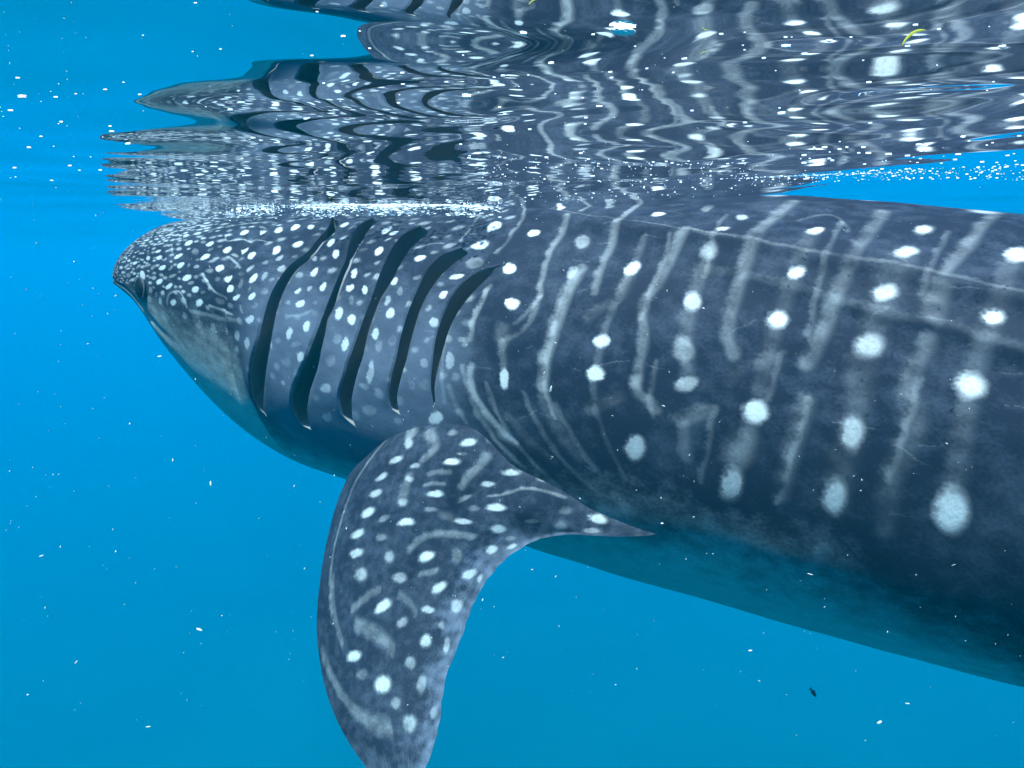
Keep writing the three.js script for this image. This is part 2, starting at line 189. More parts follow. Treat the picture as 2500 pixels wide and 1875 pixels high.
const slits = GILLS.map(([f, r]) => {
  const mono = (rows) => { const o = []; for (const p of rows.slice().sort((a, b) => a[0] - b[0])) if (!o.length || p[0] - o[o.length - 1][0] > 12) o.push(p); return o; };
  const F0 = table(mono(f)), F = (a) => F0(a) + .006, R = table(mono([[f[0][0], f[0][1] + 8], ...r])), from = Math.min(f[0][0], r[0][0]) / 1000, to = Math.max(f[f.length - 1][0], r[r.length - 1][0]) / 1000;
  return { from, to, F, gap: (a) => { const k = smooth(from - .01, from + .06, a) * (1 - smooth(to - .02, to + .01, a)); return k <= 0 ? 0 : Math.max(.008, .72 * (R(a) - F(a))) * Math.pow(k, .6); } };
});
function relief(s, a) { // ridges, mouth line and soft lumps, in metres off the plain skin
  const b = a > Math.PI ? 2 * Math.PI - a : a;
  let l = 0;
  for (const [r, k, from] of [[ridge1, .026, 1.75], [ridge2, .017, 2.3]]) { const d = b - r(s); l += k * smooth(from, from + .7, s) * (1 - smooth(6.5, 8, s)) * (d < 0 ? bell(d / .18) : bell(d / .065)); }
  l -= .009 * bell((b - lerp(1.52, 1.95, smooth(.05, .62, s))) / .045) * (1 - smooth(.45, .7, s));
  l += .003 * noise3(s * 3, b * 2, 4) * smooth(0, .5, s);
  return l;
}
function gillLift(t, a, k) { // flaps rise towards their free rear edge
  const s = slits[Math.min(k, slits.length - 1)];
  const open = smooth(s.from - .05, s.from + .25, a) * (1 - smooth(s.to - .25, s.to + .03, a));
  return open * (.018 * Math.pow(t, 1.4) - .004 * Math.sin(t * Math.PI) - .014 * Math.pow(1 - smooth(0, .16, t), 2) - .007 * Math.pow(smooth(.93, 1, t), 2));
}
const U = (s) => (s < 4.2 ? s / 4.2 * .88 : .88 + (s - 4.2) / (LENGTH - 4.2) * .12);
const bodyParts = [], slitParts = { 1: [], '-1': [] };
{
  const cols = []; // each: {at(a) -> s, lift(a), slit}
  const plain = (s) => cols.push({ at: () => s, lift: () => 0 });
  for (let i = 0; i < 70; i++) plain(GILL_FROM * Math.pow(i / 70, 1.7));
  const edges = [{ at: () => GILL_FROM }];
  slits.forEach((g) => { edges.push({ at: (a) => g.F(a) }, { at: (a) => g.F(a) + g.gap(a) }); });
  edges.push({ at: () => GILL_TO });
  for (let e = 0; e < edges.length - 1; e++) {
    const flap = e % 2 === 0, k = e / 2;
    for (const t of flap ? [0, .03, .07, .12, .2, .3, .42, .54, .66, .78, .87, .92, .95, .97, .985] : [0]) { cols.push({ at: (a) => lerp(edges[e].at(a), edges[e + 1].at(a), t), lift: (a) => (flap ? gillLift(t, a, k) * (e === edges.length - 2 ? 1 - smooth(.1, .8, t) : 1) : gillLift(1, a, (e - 1) / 2)), slit: flap ? undefined : (e - 1) / 2 }); }
  }
  for (let i = 0; i <= 170; i++) plain(GILL_TO + (LENGTH - GILL_TO) * Math.pow(i / 170, 1.25));
  const NA = 230, pos = [], uv = [], idx = [], rows = 2 * NA + 1;
  for (const c of cols) for (let j = 0; j < rows; j++) {
    const a = j / NA * Math.PI, b = a > Math.PI ? 2 * Math.PI - a : a, s = c.at(b);
    pos.push(...skin(s, a, relief(s, a) + c.lift(b))); uv.push(U(s), a / (2 * Math.PI));
  }
  for (let i = 0; i < cols.length - 1; i++) for (let j = 0; j < rows - 1; j++) {
    if (cols[i].slit !== undefined) { const g = slits[cols[i].slit], b0 = Math.min(j, 2 * NA - j) / NA * Math.PI, b1 = Math.min(j + 1, 2 * NA - j - 1) / NA * Math.PI; if (g.gap(b0) > 1e-4 || g.gap(b1) > 1e-4) continue; }
    const a = i * rows + j, b = a + 1, c = a + rows, d = c + 1; idx.push(a, b, c, b, d, c);
  }
  for (const [i, flip] of [[0, 1], [cols.length - 1, 0]]) { // close snout and tail
    const m = pos.length / 3, s = cols[i].at(0), y = fM(s); pos.push(s - (flip ? .004 : -.02), y + (flip ? .02 : 0), 0); uv.push(U(s), .5);
    for (let j = 0; j < rows - 1; j++) { const a = i * rows + j; flip ? idx.push(m, a + 1, a) : idx.push(m, a, a + 1); }
  }
  bodyParts.push(meshOf(pos, uv, idx));
  // gill chambers behind each slit
  for (const side of [1, -1]) slits.forEach((g, k) => {
    const pos = [], uv = [], idx = [], M = [], n = 150;
    for (let j = 0; j <= n; j++) {
      const b = lerp(g.from - .02, g.to + .02, j / n), a = side > 0 ? b : 2 * Math.PI - b, w = g.gap(b), o = clamp(w / .014), f = g.F(b), l0 = gillLift(1, b, k) + relief(f, a);
      const prof = [[0, l0], [-.004, l0 - .008 * o], [-.035 * o, -.04 * o], [-.07 * o, -.16 * o], [-.04 * o, -.30 * o], [w * .5, -.34 * o], [w * .95, -.26 * o], [w * 1.05 + .012 * o, -.10 * o], [w * 1.04 + .006 * o, -.03 * o], [w * 1.01, -.012 * o], [w, gillLift(0, b, k + 1) + relief(f + w, a)]];
      for (const [ds, l] of prof) { pos.push(...skin(f + ds, a, l)); uv.push(ds * 4, b); }
      M.push(prof.length);
    }
    const m = M[0];
    for (let j = 0; j < n; j++) for (let i = 0; i < m - 1; i++) { const a = j * m + i, b = a + 1, c = a + m, d = c + 1; side > 0 ? idx.push(a, c, b, b, c, d) : idx.push(a, b, c, b, d, c); }
    slitParts[side].push(meshOf(pos, uv, idx));
  });
}
function finGeometry(patch, { thick, np = 56, nv = 64, side = 1, sink = 0, ragged = 0, away }) {
  const parts = [];
  for (const face of [1, -1]) {
    const pos = [], uv = [], idx = [];
    for (let j = 0; j <= nv; j++) for (let i = 0; i <= np; i++) {
      const p = .5 - .5 * Math.cos(Math.PI * i / np), v = j / nv, q = patch(p, v), e = .003;
      const dp = patch(Math.min(1, p + e), v).sub(patch(Math.max(0, p - e), v)), dv = patch(p, Math.min(1, v + e)).sub(patch(p, Math.max(0, v - e)));
      const n = dp.cross(dv).normalize(); if (n.dot(away) > 0) n.negate();
      const t = thick(v) * 1.9 * Math.sqrt(p) * Math.pow(1 - p, .85) * Math.sqrt(Math.max(0, 1 - Math.pow(v, 6)));
      q.addScaledVector(n, face > 0 ? t * .35 * smooth(.05, .4, v) : -t * .65);
      if (ragged) q.x += ragged * smooth(.9, 1, p) * (noise2(v * 26, 3) + .5 * noise2(v * 60, 8));
      q.z -= sink * Math.pow(1 - Math.min(1, v / .07), 2) + (sink ? .018 * (1 - smooth(.02, .2, v)) : 0);
      pos.push(q.x, q.y, side * q.z); uv.push(p, v);
    }
    for (let j = 0; j < nv; j++) for (let i = 0; i < np; i++) { const a = j * (np + 1) + i, b = a + 1, c = a + np + 1, d = c + 1; (face > 0) === (side > 0) ? idx.push(a, c, b, b, c, d) : idx.push(a, b, c, b, d, c); }
    parts.push(meshOf(pos, uv, idx));
  }
  return parts;
}
const pectoral = coons(...['root', 'tip', 'lead', 'trail'].map((k) => curve3(FIN[k].map(([x, z, y]) => [x, y, z]))));
const finThick = pchip([0, .15, .5, 1], [.075, .055, .032, .012]);
const upright = (root, tip, lead, trail) => coons(...[root, tip, lead, trail].map((c) => curve3(c.map(([x, y]) => [x, y, 0]))));
const dorsal = upright([[4.75, -.2], [5.05, -.22], [5.4, -.26]], [[5.28, .33], [5.31, .345], [5.35, .33]], [[4.75, -.2], [4.98, .08], [5.28, .33]], [[5.4, -.26], [5.38, .05], [5.35, .33]]);
const tail = upright([[7.7, -.5], [8.0, -.58], [7.7, -.7]].map(([x, y]) => [x, y]), [[9.1, .3], [9.14, .31], [9.16, .28]], [[7.7, -.5], [8.4, -.3], [9.1, .3]], [[7.7, -.7], [8.5, -.48], [9.16, .28]]);
const tailLow = upright([[7.8, -.5], [8.1, -.58], [8.3, -.55]], [[8.62, -1.05], [8.65, -1.06], [8.67, -1.03]], [[7.8, -.5], [8.2, -.8], [8.62, -1.05]], [[8.3, -.55], [8.45, -.75], [8.67, -1.03]]);
const under = new THREE.Vector3(0, -.6, -.8);
const fins = { up: [], low: [] };
for (const side of [1, -1]) { const [a, b] = finGeometry(pectoral, { thick: finThick, side, sink: .05, ragged: .004, away: under }); fins.up.push(a); fins.low.push(b); }
for (const f of [dorsal, tail, tailLow]) fins.up.push(...finGeometry(f, { thick: () => .05, np: 24, nv: 24, away: new THREE.Vector3(0, 0, -1) }));

// ---- skin pattern: dark slate with white spots and pale bars, pale belly
const WHITE = [0.56, 0.58, 0.57], SLATE = [0.0115, 0.0148, 0.0265], BLUEGREY = [0.086, 0.101, 0.137], PALE = [0.46, 0.49, 0.46];
function markCanvas(w, h) { const c = document.createElement('canvas'); c.width = w; c.height = h; const x = c.getContext('2d'); x.fillStyle = '#000'; x.fillRect(0, 0, w, h); return x; }
function dot(x, cx, cy, ax, ay, bx, by, w, soft) {
  x.setTransform(ax, ay, bx, by, cx, cy);
  const R = 1 + soft, g = x.createRadialGradient(0, 0, 0, 0, 0, R), c = (k) => `rgba(255,255,255,${k.toFixed(3)})`;
  g.addColorStop(0, c(w)); g.addColorStop(clamp((1 - soft * 1.1) / R, .05, .9), c(w * .96)); g.addColorStop(.98 / R, c(w * .42)); g.addColorStop(1, c(0));
  x.fillStyle = g; x.beginPath(); x.arc(0, 0, R, 0, 7); x.fill(); x.setTransform(1, 0, 0, 1, 0, 0);
}
function bar(x, pts, width, w) {
  x.lineCap = x.lineJoin = 'round';
  for (let k = 0; k < 9; k++) {
    x.strokeStyle = `rgba(255,255,255,${(1 - Math.pow(1 - w, 1 / 7)).toFixed(3)})`; x.lineWidth = width * (1.6 - .13 * k);
    x.beginPath(); x.moveTo(...pts[0]);
    if (pts.length === 2) x.lineTo(...pts[1]);
    else { for (let i = 1; i < pts.length - 1; i++) { const e = i === pts.length - 2 ? pts[i + 1] : [(pts[i][0] + pts[i + 1][0]) / 2, (pts[i][1] + pts[i + 1][1]) / 2]; x.quadraticCurveTo(...pts[i], ...e); } }
    x.stroke();
  }
}
const skinMap = (() => {
  const W = 2048, H = 2048, ctx = markCanvas(W, H), PX = .88 * W / 4.2, PA = H / (2 * Math.PI);
  const put = (s, a, A, B, w, soft) => { for (const m of [1, -1]) { const y = m > 0 ? a * PA : H - a * PA; dot(ctx, U(s) * W, y, A[0] * PX, m * A[1] * PA, B[0] * PX, m * B[1] * PA, w, soft); } };
  for (const [w, b, ...p] of LINES) {
    const pts = []; for (let i = 0; i < p.length; i += 2) pts.push([U(p[i] / 1000) * W, p[i + 1] / 1000 * PA]);
    for (const m of [1, -1]) bar(ctx, pts.map(([x, y]) => [x, m > 0 ? y : H - y]), w * .64, b / 124);
  }
  const taken = SPOTS.map((q) => [q[0] / 1000, q[1] / 1000, Math.hypot(q[2], q[4]) / 1000]);
  for (const q of SPOTS) { const k = q.map((v) => v / 1000); const z = lerp(.84, 1, smooth(.8, 2, k[0])); put(k[0], k[1], [k[2] * z, k[3] * z], [k[4] * z, k[5] * z], q[6] / 100 * lerp(.88, 1, smooth(.8, 2, k[0])), .18 + .14 * smooth(2, 3.5, k[0])); }
  const free = (s, a, gap) => taken.every(([x, y, r]) => Math.hypot(x - s, (y - a) * fW(s)) > r + gap);
  for (let i = 0; i < 4200; i++) { // fine freckles over snout, crown and gill flaps
    const s = .03 + 2.0 * Math.pow(rnd(), 1.5), a = rnd() * (s < 1.0 ? 1.6 : 1.9), r = lerp(.006, .016, smooth(.05, 1.0, s)) * (.7 + .6 * rnd());
    if (!free(s, a, r * lerp(.7, 2.2, smooth(.4, 1.3, s)))) continue;
    taken.push([s, a, r]);
    const t = -.5 + .4 * rnd(), A = [Math.cos(t) * r * 1.25, Math.sin(t) * r / fW(s)], B = [-Math.sin(t) * r * .8, Math.cos(t) * r * .8 / fW(s)];
    put(s, a, A, B, lerp(.4, .22, smooth(.5, 1.2, s)) + .25 * rnd(), .35);
  }
  for (let s = 2.3; s < 8.1; s += .26) { // rows of spots and bars over the back and the hind body
    const bars = [];
    for (let a = .08; a < 1.95; a += .27) {
      const ss = s + .05 * rnd(), aa = a + .08 * rnd();
      if (ss < 3.75 && aa > .30) continue;
      bars.push([U(ss + .13) * W, aa * PA]);
      const r = .028 + .02 * rnd();
      if (free(ss, aa, .03)) put(ss, aa, [r, 0], [0, r / Math.max(.3, fW(ss))], ss < 3.75 ? .3 + .3 * rnd() : .55 + .4 * rnd(), .35);
    }
    if (bars.length > 2) for (const m of [1, -1]) bar(ctx, bars.map(([x, y]) => [x, m > 0 ? y : H - y]), 14, .25);
  }
  for (let i = 0; i < 260; i++) { // old scratches
    const s = .4 + 4 * rnd(), a = .2 + 1.7 * rnd(), t = (rnd() - .5) * 1.6, l = .02 + .10 * rnd() * rnd(), m = rnd() < .5;
    const p = [[s, a], [s + l * .5 * Math.cos(t), a + l * .5 * Math.sin(t) + .01 * (rnd() - .5)], [s + l * Math.cos(t), a + l * Math.sin(t)]].map(([x, y]) => [U(x) * W, m ? y * PA : H - y * PA]);
    bar(ctx, p, .8 + .8 * rnd(), .10 + .12 * rnd());
  }
  const mark = ctx.getImageData(0, 0, W, H).data, out = new Uint8Array(W * H * 4);
  for (let y = 0; y < H; y++) {
    const a0 = (y + .5) / PA, a = a0 > Math.PI ? 2 * Math.PI - a0 : a0, cs = Math.cos(a0) * .5, sn = Math.sin(a0) * .5;
    for (let x = 0; x < W; x++) {
      const u = (x + .5) / W, s = u < .88 ? u / .88 * 4.2 : 4.2 + (u - .88) / .12 * (LENGTH - 4.2);
      const n1 = noise3(s * 3.1, cs * 5, sn * 5), n2 = noise3(s * 13, cs * 22, sn * 22 + 9), n3 = noise3(s * 55, cs * 90, sn * 90 + 5), n4 = noise3(s * 150, cs * 240, sn * 240);
      const i = (y * W + x) * 4, wob = 1.6 * smooth(.2, 1.5, s) + .6;                                     // ragged outlines
      const mx = clamp(Math.round(x + wob * n2 + 1.0 * n3 + .5 * n4), 0, W - 1), my = clamp(Math.round(y + wob * noise3(s * 13 + 31, cs * 22, sn * 22) - .5 * n4 + 1.0 * n3), 0, H - 1);
      const raw = mark[(my * W + mx) * 4] / 255, weak = 1 - smooth(.45, .8, raw);
      const m = clamp(Math.pow(raw, 1.6) * .92 * (1 + .14 * n3 + .12 * n4 + weak * (.5 * n2 + .4 * n1)));
      const gills = smooth(.95, 1.25, s) * (1 - smooth(1.9, 2.15, s)) * smooth(.9, 1.5, a);                     // the gill flaps are a paler grey
      const mott = clamp(.06 + .15 * n1 + .13 * n2 + .09 * n3 + .07 * n4 + .9 * gills, 0, 1.1);
      const b = smooth(-.22, .44, a - bellyLine(s) + .05 * n2 + .03 * n3 + .07 * n1) * (.80 + .07 * n2 + .05 * n3);
      const fleck = 1 - .35 * smooth(.55, .85, n3 * .5 + n4 * .6);
      for (let c = 0; c < 3; c++) {
        let v = lerp(SLATE[c], BLUEGREY[c], mott) * fleck;
        v = lerp(v, PALE[c], clamp(b));
        v = lerp(v, WHITE[c], m);
        out[i + c] = toSRGB(v);
      }
      out[i + 3] = 255;
    }
  }
  return colourTexture(W, H, out);
})();
const finMap = (() => {
  const W = 1024, ctx = markCanvas(W, W);
  for (const [w, b, ...p] of FIN_LINES) { const pts = []; for (let i = 0; i < p.length; i += 2) pts.push([p[i] / 1000 * W, p[i + 1] / 1000 * W]); bar(ctx, pts, w * 2.1, b / 124); }
  for (const q of FIN_SPOTS) { const k = q.map((v) => v / 1000 * W); dot(ctx, k[0], k[1], k[2], k[3], k[4], k[5], q[6] / 100 * .9, .3); }
  const mark = ctx.getImageData(0, 0, W, W).data, out = new Uint8Array(W * W * 4);
  const G = 64, grid = []; for (let j = 0; j <= G; j++) for (let i = 0; i <= G; i++) grid.push(pectoral(i / G, j / G));
  const q = new THREE.Vector3(), q2 = new THREE.Vector3();
  for (let y = 0; y < W; y++) for (let x = 0; x < W; x++) {
    const p = x / W, v = y / W, i = (y * W + x) * 4, gi = Math.min(G - 1, Math.floor(p * G)), gj = Math.min(G - 1, Math.floor(v * G)), fi = p * G - gi, fj = v * G - gj, g0 = gj * (G + 1) + gi;
    q.copy(grid[g0]).lerp(grid[g0 + 1], fi).lerp(q2.copy(grid[g0 + G + 1]).lerp(grid[g0 + G + 2], fi), fj);      // noise in metres, so that it keeps its grain towards the tip
    const n1 = noise3(q.x * 6, q.y * 6, q.z * 6), n2 = noise3(q.x * 26, q.y * 26, q.z * 26), n3 = noise3(q.x * 90, q.y * 90, q.z * 90), n4 = noise3(q.x * 230, q.y * 230, q.z * 230), st = noise2(p * 60, v * 10 + 60);
    const mx = clamp(Math.round(x + 2.5 * n2 + 1.8 * n3 + 1.5 * n4), 0, W - 1), my = clamp(Math.round(y + 2 * noise2(p * 22 + 50, v * 26) - 2 * n4), 0, W - 1), raw = mark[(my * W + mx) * 4] / 255, weak = 1 - smooth(.45, .8, raw);
    const m = clamp(Math.pow(raw, 1.6) * .92 * (1 + .16 * n3 + .14 * n4 + weak * (.35 * n2 + .2 * n1)));
    const rim = smooth(.74, 1.0, p + .06 * n1 + .04 * n2 + .02 * n3) * smooth(.05, .45, v) * (.8 + .3 * n2 + .2 * st) + smooth(.86, 1.02, v + .05 * n2 + .03 * st) * (.30 + .3 * st);  // worn, pale rear edge and tip
    const mott = clamp(.11 + .13 * n1 + .14 * n2 + .11 * n3 + .75 * Math.max(0, rim), 0, 1.6);
    const fleck = 1 - .45 * smooth(.45, .8, n3 * .5 + n4 * .6);
    for (let c = 0; c < 3; c++) out[i + c] = toSRGB(lerp(lerp(SLATE[c], BLUEGREY[c], mott) * fleck, WHITE[c], m));
    out[i + 3] = 255;
  }
  return colourTexture(W, W, out);
})();
const grain = (() => { // fine relief of the hide
  const W = 512, d = new Uint8Array(W * W * 4), T = 2 * Math.PI;
  for (let y = 0; y < W; y++) for (let x = 0; x < W; x++) {
    const u = x / W * T, v = y / W * T, n = (k, o) => noise3(Math.cos(u) * k + o, Math.sin(u) * k + Math.cos(v) * k, Math.sin(v) * k + o);
    const g = 128 + 60 * n(2.2, 1) + 40 * n(7, 5) + 26 * n(20, 9), i = (y * W + x) * 4; d[i] = d[i + 1] = d[i + 2] = clamp(g, 0, 255); d[i + 3] = 255;
  }
  const t = new THREE.DataTexture(d, W, W, THREE.RGBAFormat); t.magFilter = t.minFilter = THREE.LinearFilter; t.wrapS = t.wrapT = THREE.RepeatWrapping; t.needsUpdate = true;
  return t;
})();
const repeated = (t, x, y) => { const c = t.clone(); c.repeat.set(x, y); c.needsUpdate = true; return c; };
const skinLook = { roughness: .62, specularIntensity: .2, ior: 1.35 };
const M = {
  skin: new THREE.MeshPhysicalMaterial({ name: 'shark_skin', map: skinMap, bumpMap: repeated(grain, 23, 18), bumpScale: .0006, ...skinLook }),
  fin: new THREE.MeshPhysicalMaterial({ name: 'fin_skin', map: finMap, bumpMap: repeated(grain, 5, 5), bumpScale: .0005, ...skinLook }),
  finUnder: new THREE.MeshPhysicalMaterial({ name: 'fin_underside', color: new THREE.Color().setRGB(.36, .38, .36), ...skinLook }),
  gill: new THREE.MeshStandardMaterial({ name: 'gill_lining', color: new THREE.Color().setRGB(.21, .19, .19), roughness: .8 }),
  eye: new THREE.MeshPhysicalMaterial({ name: 'eye', color: new THREE.Color().setRGB(.006, .008, .012), roughness: .5, specularIntensity: .15 }),
  lid: new THREE.MeshStandardMaterial({ name: 'eyelid', color: new THREE.Color().setRGB(.045, .05, .06), roughness: .7 }),
};
{
  const shark = new THREE.Group();
  shark.name = 'whale_shark';
  shark.position.set(SNOUT[0], 0, SNOUT[1]);
  shark.rotation.y = -HEADING;
  tag(shark, 'huge dark blue-grey shark with white spots swimming just under the surface', 'shark');
  add(shark);
  const up = mergeGeometries(fins.up), low = mergeGeometries(fins.low);
  const body = new THREE.Mesh(mergeGeometries([bodyParts[0], up, low], true), [M.skin, M.fin, M.finUnder]);
  body.name = 'body';
  add(body, shark);
  for (const side of [1, -1]) {
    slitParts[side].forEach((g) => { const m = new THREE.Mesh(g, M.gill); m.name = 'gill_slit'; m.userData.label = 'long dark gill opening'; add(m, shark); });
    const at = skin(.47, 1.597), out = new THREE.Vector3(-.25, .05, 1).normalize();
    const ball = new THREE.Mesh(new THREE.SphereGeometry(.034, 24, 16).scale(1, 1.1, .5), M.eye);
    ball.name = 'eye'; ball.userData.label = 'small black eye';
    ball.position.set(at[0], at[1], side * (at[2] + .007)); ball.rotation.y = Math.atan2(out.x, out.z) * side;
    add(ball, shark);
    const lid = new THREE.Mesh(new THREE.TorusGeometry(.035, .005, 10, 28).scale(1, 1.15, .8), M.lid);
    lid.name = 'eyelid'; add(lid, ball);
  }
}

// ------------------------------------------------------------------ small things
const bubbleLook = new THREE.MeshPhysicalMaterial({ name: 'bubble', color: new THREE.Color().setRGB(.86, .88, .88), roughness: .18, clearcoat: 1, clearcoatRoughness: .05 });
const bubbleShapes = [0, 1, 2].map((k) => { // flattened, slightly lumpy blisters of air
  const g = new THREE.IcosahedronGeometry(1, 3), p = g.attributes.position;
  for (let i = 0; i < p.count; i++) { const x = p.getX(i), y = p.getY(i), z = p.getZ(i), n = 1 + .13 * noise3(x * 1.6 + k * 9, y * 1.6, z * 1.6); p.setXYZ(i, x * n, y * n * (y > 0 ? .35 : .62), z * n); }
  g.deleteAttribute('uv'); g.computeVertexNormals();
  return g;
});
const BUBBLES = [[.076,-.638,6.9],[-.045,-.914,9.2],[.008,-.658,5.3],[-.013,-.966,3.6],[-.474,-.89,8],[-.485,-1.108,5.7],[-.523,-1.243,7.8],[-.308,-1.003,5.5],[.092,-.98,4.7],[.207,-.7,7],[.234,-.74,5.4],[.304,-1.034,9],[.023,-1.178,5],[-.24,-1.066,5.2],[-.334,-1.178,6.4],[.083,-.779,3.8],[.087,-.806,3.5],[.031,-.733,4.7],[.382,-.722,6.1],[.146,-.648,3.2],[.241,-.66,2.3],[.18,-.717,2],[.14,-.801,2.2],[.295,-.642,3],[.109,-1.441,6.1],[.057,-1.506,7.1],[.088,-1.09,4.6],[.282,-1.108,5.4],[.441,-1.127,5.1],[.63,-1.276,7.5],[.654,-1.506,8.6],[-.116,-.939,3.5],[-.076,-1.354,5],[-.365,-.902,3.6],[-.512,-1.04,4.3],[-.676,-1.276,6.1],[-.528,-.966,5.2],[-.843,-1.541,7.4],[-.732,-1.506,6.1],[-.732,-1.616,6.5],[-.96,-1.892,6.7]];
BUBBLES.forEach(([x, z, r], i) => {
  const b = new THREE.Mesh(bubbleShapes[i % 3], bubbleLook), k = r / 1000 * (i ? .34 : .9);
  b.name = numbered('air_bubble');
  b.position.set(x, waveHeight(x, z) - k * .3, z); b.scale.set(k * 1.5, k * .75, k); b.rotation.y = (rnd() - .5) * .8;
  const [label, group] = !i ? ['largest round white air bubble under the water surface', null] : x < -.4 ? ['white air bubble under the surface in the open blue beyond the mirrored snout', 'air bubbles beyond the snout']
    : x < 0 ? ['white air bubble under the surface over the mirror image of head and gills', 'air bubbles over the mirrored head'] : ['white air bubble under the surface over the mirror image of the flank', 'air bubbles over the mirrored flank'];
  add(tag(b, label, 'bubble', group));
});
// froth: far too many tiny bubbles to count
{
  const at = [], q = new THREE.Quaternion(), Y = new THREE.Vector3(0, 1, 0), g = new THREE.IcosahedronGeometry(1, 1);
  const drop = (x, z, r, deep = 0) => at.push(new THREE.Matrix4().compose(new THREE.Vector3(x, waveHeight(x, z) - r * .4 - deep, z), q.setFromAxisAngle(Y, (rnd() - .5) * .9), new THREE.Vector3(r * 1.9, r * .6, r)));
  const wedge = (t0, t1, z0, z1, n, r0, r1) => { for (let i = 0; i < n; i++) { const z = -1 / lerp(1 / z0, 1 / z1, rnd()), t = lerp(t0, t1, rnd()); drop(-z * t, z, lerp(r0, r1, Math.pow(rnd(), 2.5))); } };
  wedge(-.60, -.44, .8, 2.6, 30, .0003, .0012);
  wedge(-.05, .27, 1.5, 2.7, 320, .0004, .0017);
  wedge(.26, .60, 1.9, 2.4, 420, .0004, .0021);
  wedge(.30, .60, 1.3, 2.0, 60, .0008, .0028);
  wedge(-.45, .58, .6, 1.8, 80, .0004, .0013);
  for (let i = 0; i < 5200; i++) { // broken foam line where head and water meet
    const s = .62 + 1.4 * Math.pow(rnd(), .7), clump = noise2(s * 7, 2) + .6 * noise2(s * 19, 7);
    if (rnd() > .12 + .55 * clump + .45 * smooth(1.0, 1.6, s)) continue;
    const d = .33 + .13 * (rnd() + rnd() - 1) - .12 * smooth(.95, .5, s) + .06 * noise2(s * 5, 2), [x, z] = fromShark(s, d);
    drop(x, z, lerp(.0004, .0046, Math.pow(rnd(), 3) * (.6 + .4 * smooth(1.1, 1.6, s))), .035 * Math.pow(rnd(), 4));
  }
  const froth = new THREE.InstancedMesh(g, bubbleLook, at.length);
  at.forEach((m, i) => froth.setMatrixAt(i, m));
  froth.name = 'froth';
  add(tag(froth, 'fine white froth of tiny bubbles along the shark and surface', 'froth', null, 'stuff'));
}
// drifting specks in the water
{
  const look = new THREE.MeshStandardMaterial({ name: 'plankton', color: new THREE.Color().setRGB(.40, .43, .40), roughness: .6 });
  const g = new THREE.IcosahedronGeometry(1, 1), p = g.attributes.position;
  for (let i = 0; i < p.count; i++) { const k = 1 + .35 * noise3(p.getX(i) * 2, p.getY(i) * 2, p.getZ(i) * 2); p.setXYZ(i, p.getX(i) * k * 1.9, p.getY(i) * k * .8, p.getZ(i) * k); }
  g.deleteAttribute('uv'); g.computeVertexNormals();
  const FLECKS = [[-.514,-.391,-1.172],[-.517,-.314,-1.293],[-.69,-.31,-1.437],[-.544,-.427,-1.037],[-.48,-.527,-1.374],[-.43,-.696,-2.091],[-.567,-.58,-2.295],[.299,-.658,-1.053],[-.363,-.589,-.948],[-.552,-.677,-1.06],[.07,-.406,-1.58],[.093,-.353,-1.888],[-.362,-.612,-1.053],[.031,-.648,-1.314],[-.407,-.587,-1.381],[.397,-.666,-.895],[.503,-.731,-1.057],[.416,-.732,-.972],[.4,-.836,-1.162],[.332,-.733,-1.121],[-.386,-.624,-1.039],[-.647,-.576,-1.172],[-.603,-.613,-1.298],[-.504,-.619,-.866],[-.026,-.685,-1.827],[.449,-.878,-1.36],[.509,-.507,-1.258],[.582,-.435,-1.13],[.3,-.536,-1.422],[.264,-.634,-1.507],[-.728,-.176,-1.863],[-.791,-.179,-1.617],[-.429,-.717,-.976],[.154,-.799,-1.239],[.526,-.532,-1.014],[.437,-.63,-1.246]];
  FLECKS.forEach(([x, y, z], i) => {
    const f = new THREE.Mesh(g, look), r = lerp(.0005, .0014, Math.pow(rnd(), 1.6)) * Math.min(1.5, -z);
    f.name = numbered('plankton_fleck');
    f.position.set(x, y, z); f.scale.set(r * lerp(.8, 1.6, rnd()), r * .7, r); f.rotation.set(rnd() * 3, rnd() * 6, lerp(-1, .6, rnd()));
    const own = { 5: 'pale fleck of plankton beside the front edge of the pectoral fin', 6: 'pale fleck of plankton in front of a gill slit', 24: 'pale fleck of plankton in front of the spotted pectoral fin' }[i];
    const [label, group] = own ? [own] : x < -.3 ? ['pale fleck of plankton in the open blue water ahead of the fin', 'plankton ahead of the fin']
      : y < -.59 && i !== 29 ? ['pale fleck of plankton in the open blue water below the belly', 'plankton below the belly'] : ['pale fleck of plankton drifting before the spotted flank', 'plankton before the flank'];
    add(tag(f, label, 'plankton', group));
  });
  const n = 600, snow = new THREE.InstancedMesh(g, look, n), m = new THREE.Matrix4(), q = new THREE.Quaternion(), e = new THREE.Euler();
  for (let i = 0; i < n; i++) {
    const z = -lerp(.5, 4.2, Math.pow(rnd(), .8)), x = lerp(-.62, .62, rnd()) * -z, y = -.03 + lerp(-.62, .0, rnd()) * -z, r = lerp(.00025, .0007, Math.pow(rnd(), 2)) * Math.pow(-z, .55);
    m.compose(new THREE.Vector3(x, y, z), q.setFromEuler(e.set(rnd() * 6, rnd() * 6, rnd() * 6)), new THREE.Vector3(r * 1.4, r, r)); snow.setMatrixAt(i, m);
  }
  snow.name = 'drifting_specks';
  add(tag(snow, 'fine pale specks floating all through the water', 'specks', null, 'stuff'));
}
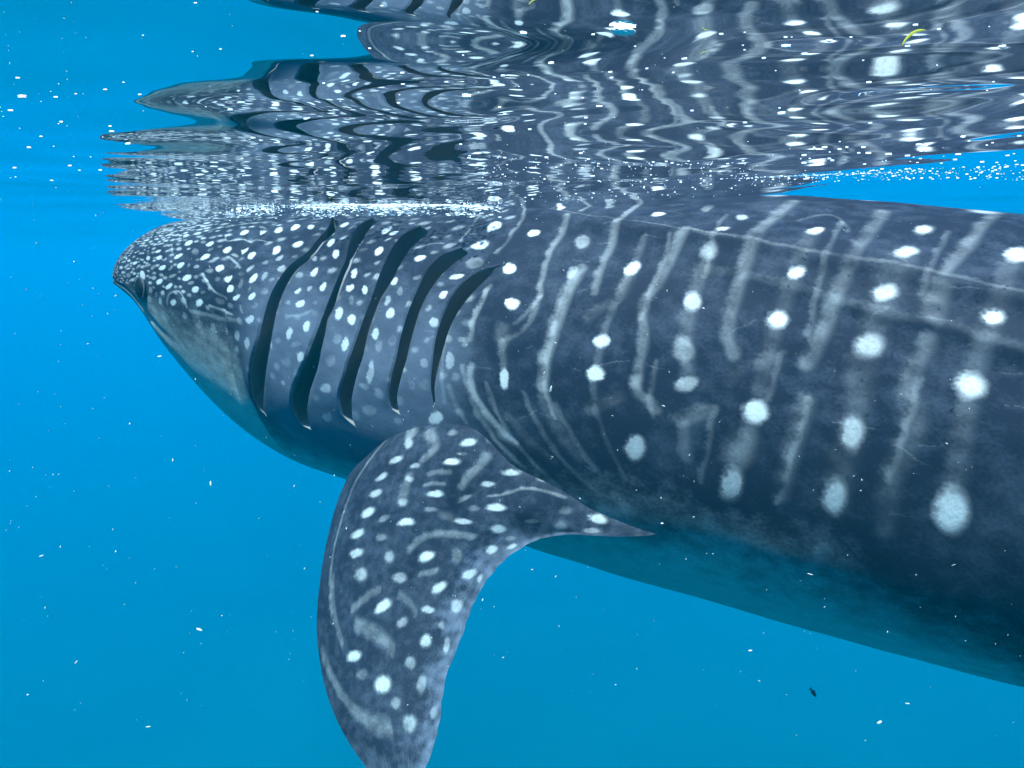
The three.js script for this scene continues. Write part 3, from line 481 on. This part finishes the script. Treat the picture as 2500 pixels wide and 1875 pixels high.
// scraps of weed floating near the surface
{
  const look = new THREE.MeshPhysicalMaterial({ name: 'weed', color: new THREE.Color().setRGB(.50, .56, .05), roughness: .5, transmission: .25, thickness: 0, side: THREE.DoubleSide });
  const rows = [[[.214, -.051, -.494], .014, -.55, 'long curved yellow-green scrap of weed below the mirrored flank'], [[.012, -.036, -.483], .007, -.35, 'short green scrap of weed beside the largest air bubble'], [[.139, -.021, -.671], .0045, -.3, 'tiny yellow-green scrap of weed on the mirrored body'], [[.295, -.053, -1.261], .004, -.2, 'tiniest green scrap of weed above the shark\'s back']];
  for (const [p, len, tilt, label] of rows) {
    const pos = [], uv = [], idx = [], n = 14;
    for (let i = 0; i <= n; i++) { const t = i / n, x = (t - .5) * len, y = -.16 * len * (4 * (t - .5) ** 2 - 1), w = len * .055 * Math.pow(Math.sin(Math.PI * (.06 + .9 * t)), .6); for (const k of [[1, .15], [-1, .15], [-1, -.15], [1, -.15]]) { pos.push(x + y * .2, y + k[0] * w, k[1] * w * 2); uv.push(t, 0); } }
    for (let i = 0; i < n; i++) for (let k = 0; k < 4; k++) { const a = i * 4 + k, b = i * 4 + (k + 1) % 4; idx.push(a, b, a + 4, b, b + 4, a + 4); }
    idx.push(0, 2, 1, 0, 3, 2, n * 4, n * 4 + 1, n * 4 + 2, n * 4, n * 4 + 2, n * 4 + 3);
    const weed = new THREE.Mesh(meshOf(pos, uv, idx), look);
    weed.name = numbered('weed_scrap');
    weed.position.set(...p); weed.rotation.z = -tilt;
    add(tag(weed, label, 'weed'));
  }
}
// one small dark fish far below the belly
{
  const dark = new THREE.MeshStandardMaterial({ name: 'fish_skin', color: new THREE.Color().setRGB(.02, .03, .05), roughness: .5 });
  const fish = new THREE.Group();
  fish.name = 'small_fish';
  tag(fish, 'small dark fish swimming in open water under the shark\'s belly', 'fish');
  fish.position.set(.978, -1.575, -2.701); fish.rotation.set(.1, .3, -.95);
  const body = new THREE.SphereGeometry(1, 24, 16), p = body.attributes.position;
  for (let i = 0; i < p.count; i++) { const x = p.getX(i), k = x < 0 ? 1 - .35 * x * x : Math.pow(1 - x, .25) * .5 + .5; p.setXYZ(i, x * .021, p.getY(i) * .0062 * k, p.getZ(i) * .0036 * k); }
  body.computeVertexNormals();
  const trunk = new THREE.Mesh(body, dark); trunk.name = 'body'; add(trunk, fish);
  const shape = (pts) => new THREE.ExtrudeGeometry(new THREE.Shape(pts.map(([x, y]) => new THREE.Vector2(x / 1000, y / 1000))), { depth: .0006, bevelEnabled: false }).translate(0, 0, -.0003);
  for (const [name, pts] of [['tail_fin', [[-17, 1.2], [-27, 7], [-24, 0], [-27, -6.5], [-17, -1.2]]], ['back_fin', [[-8, 4.5], [-6, 8.5], [4, 6.2], [6, 5]]], ['belly_fin', [[-6, -4.8], [-5, -7.6], [2, -5.6]]]]) { const f = new THREE.Mesh(shape(pts), dark); f.name = name; add(f, fish); }
  add(fish);
}
renderer.render(scene, camera);
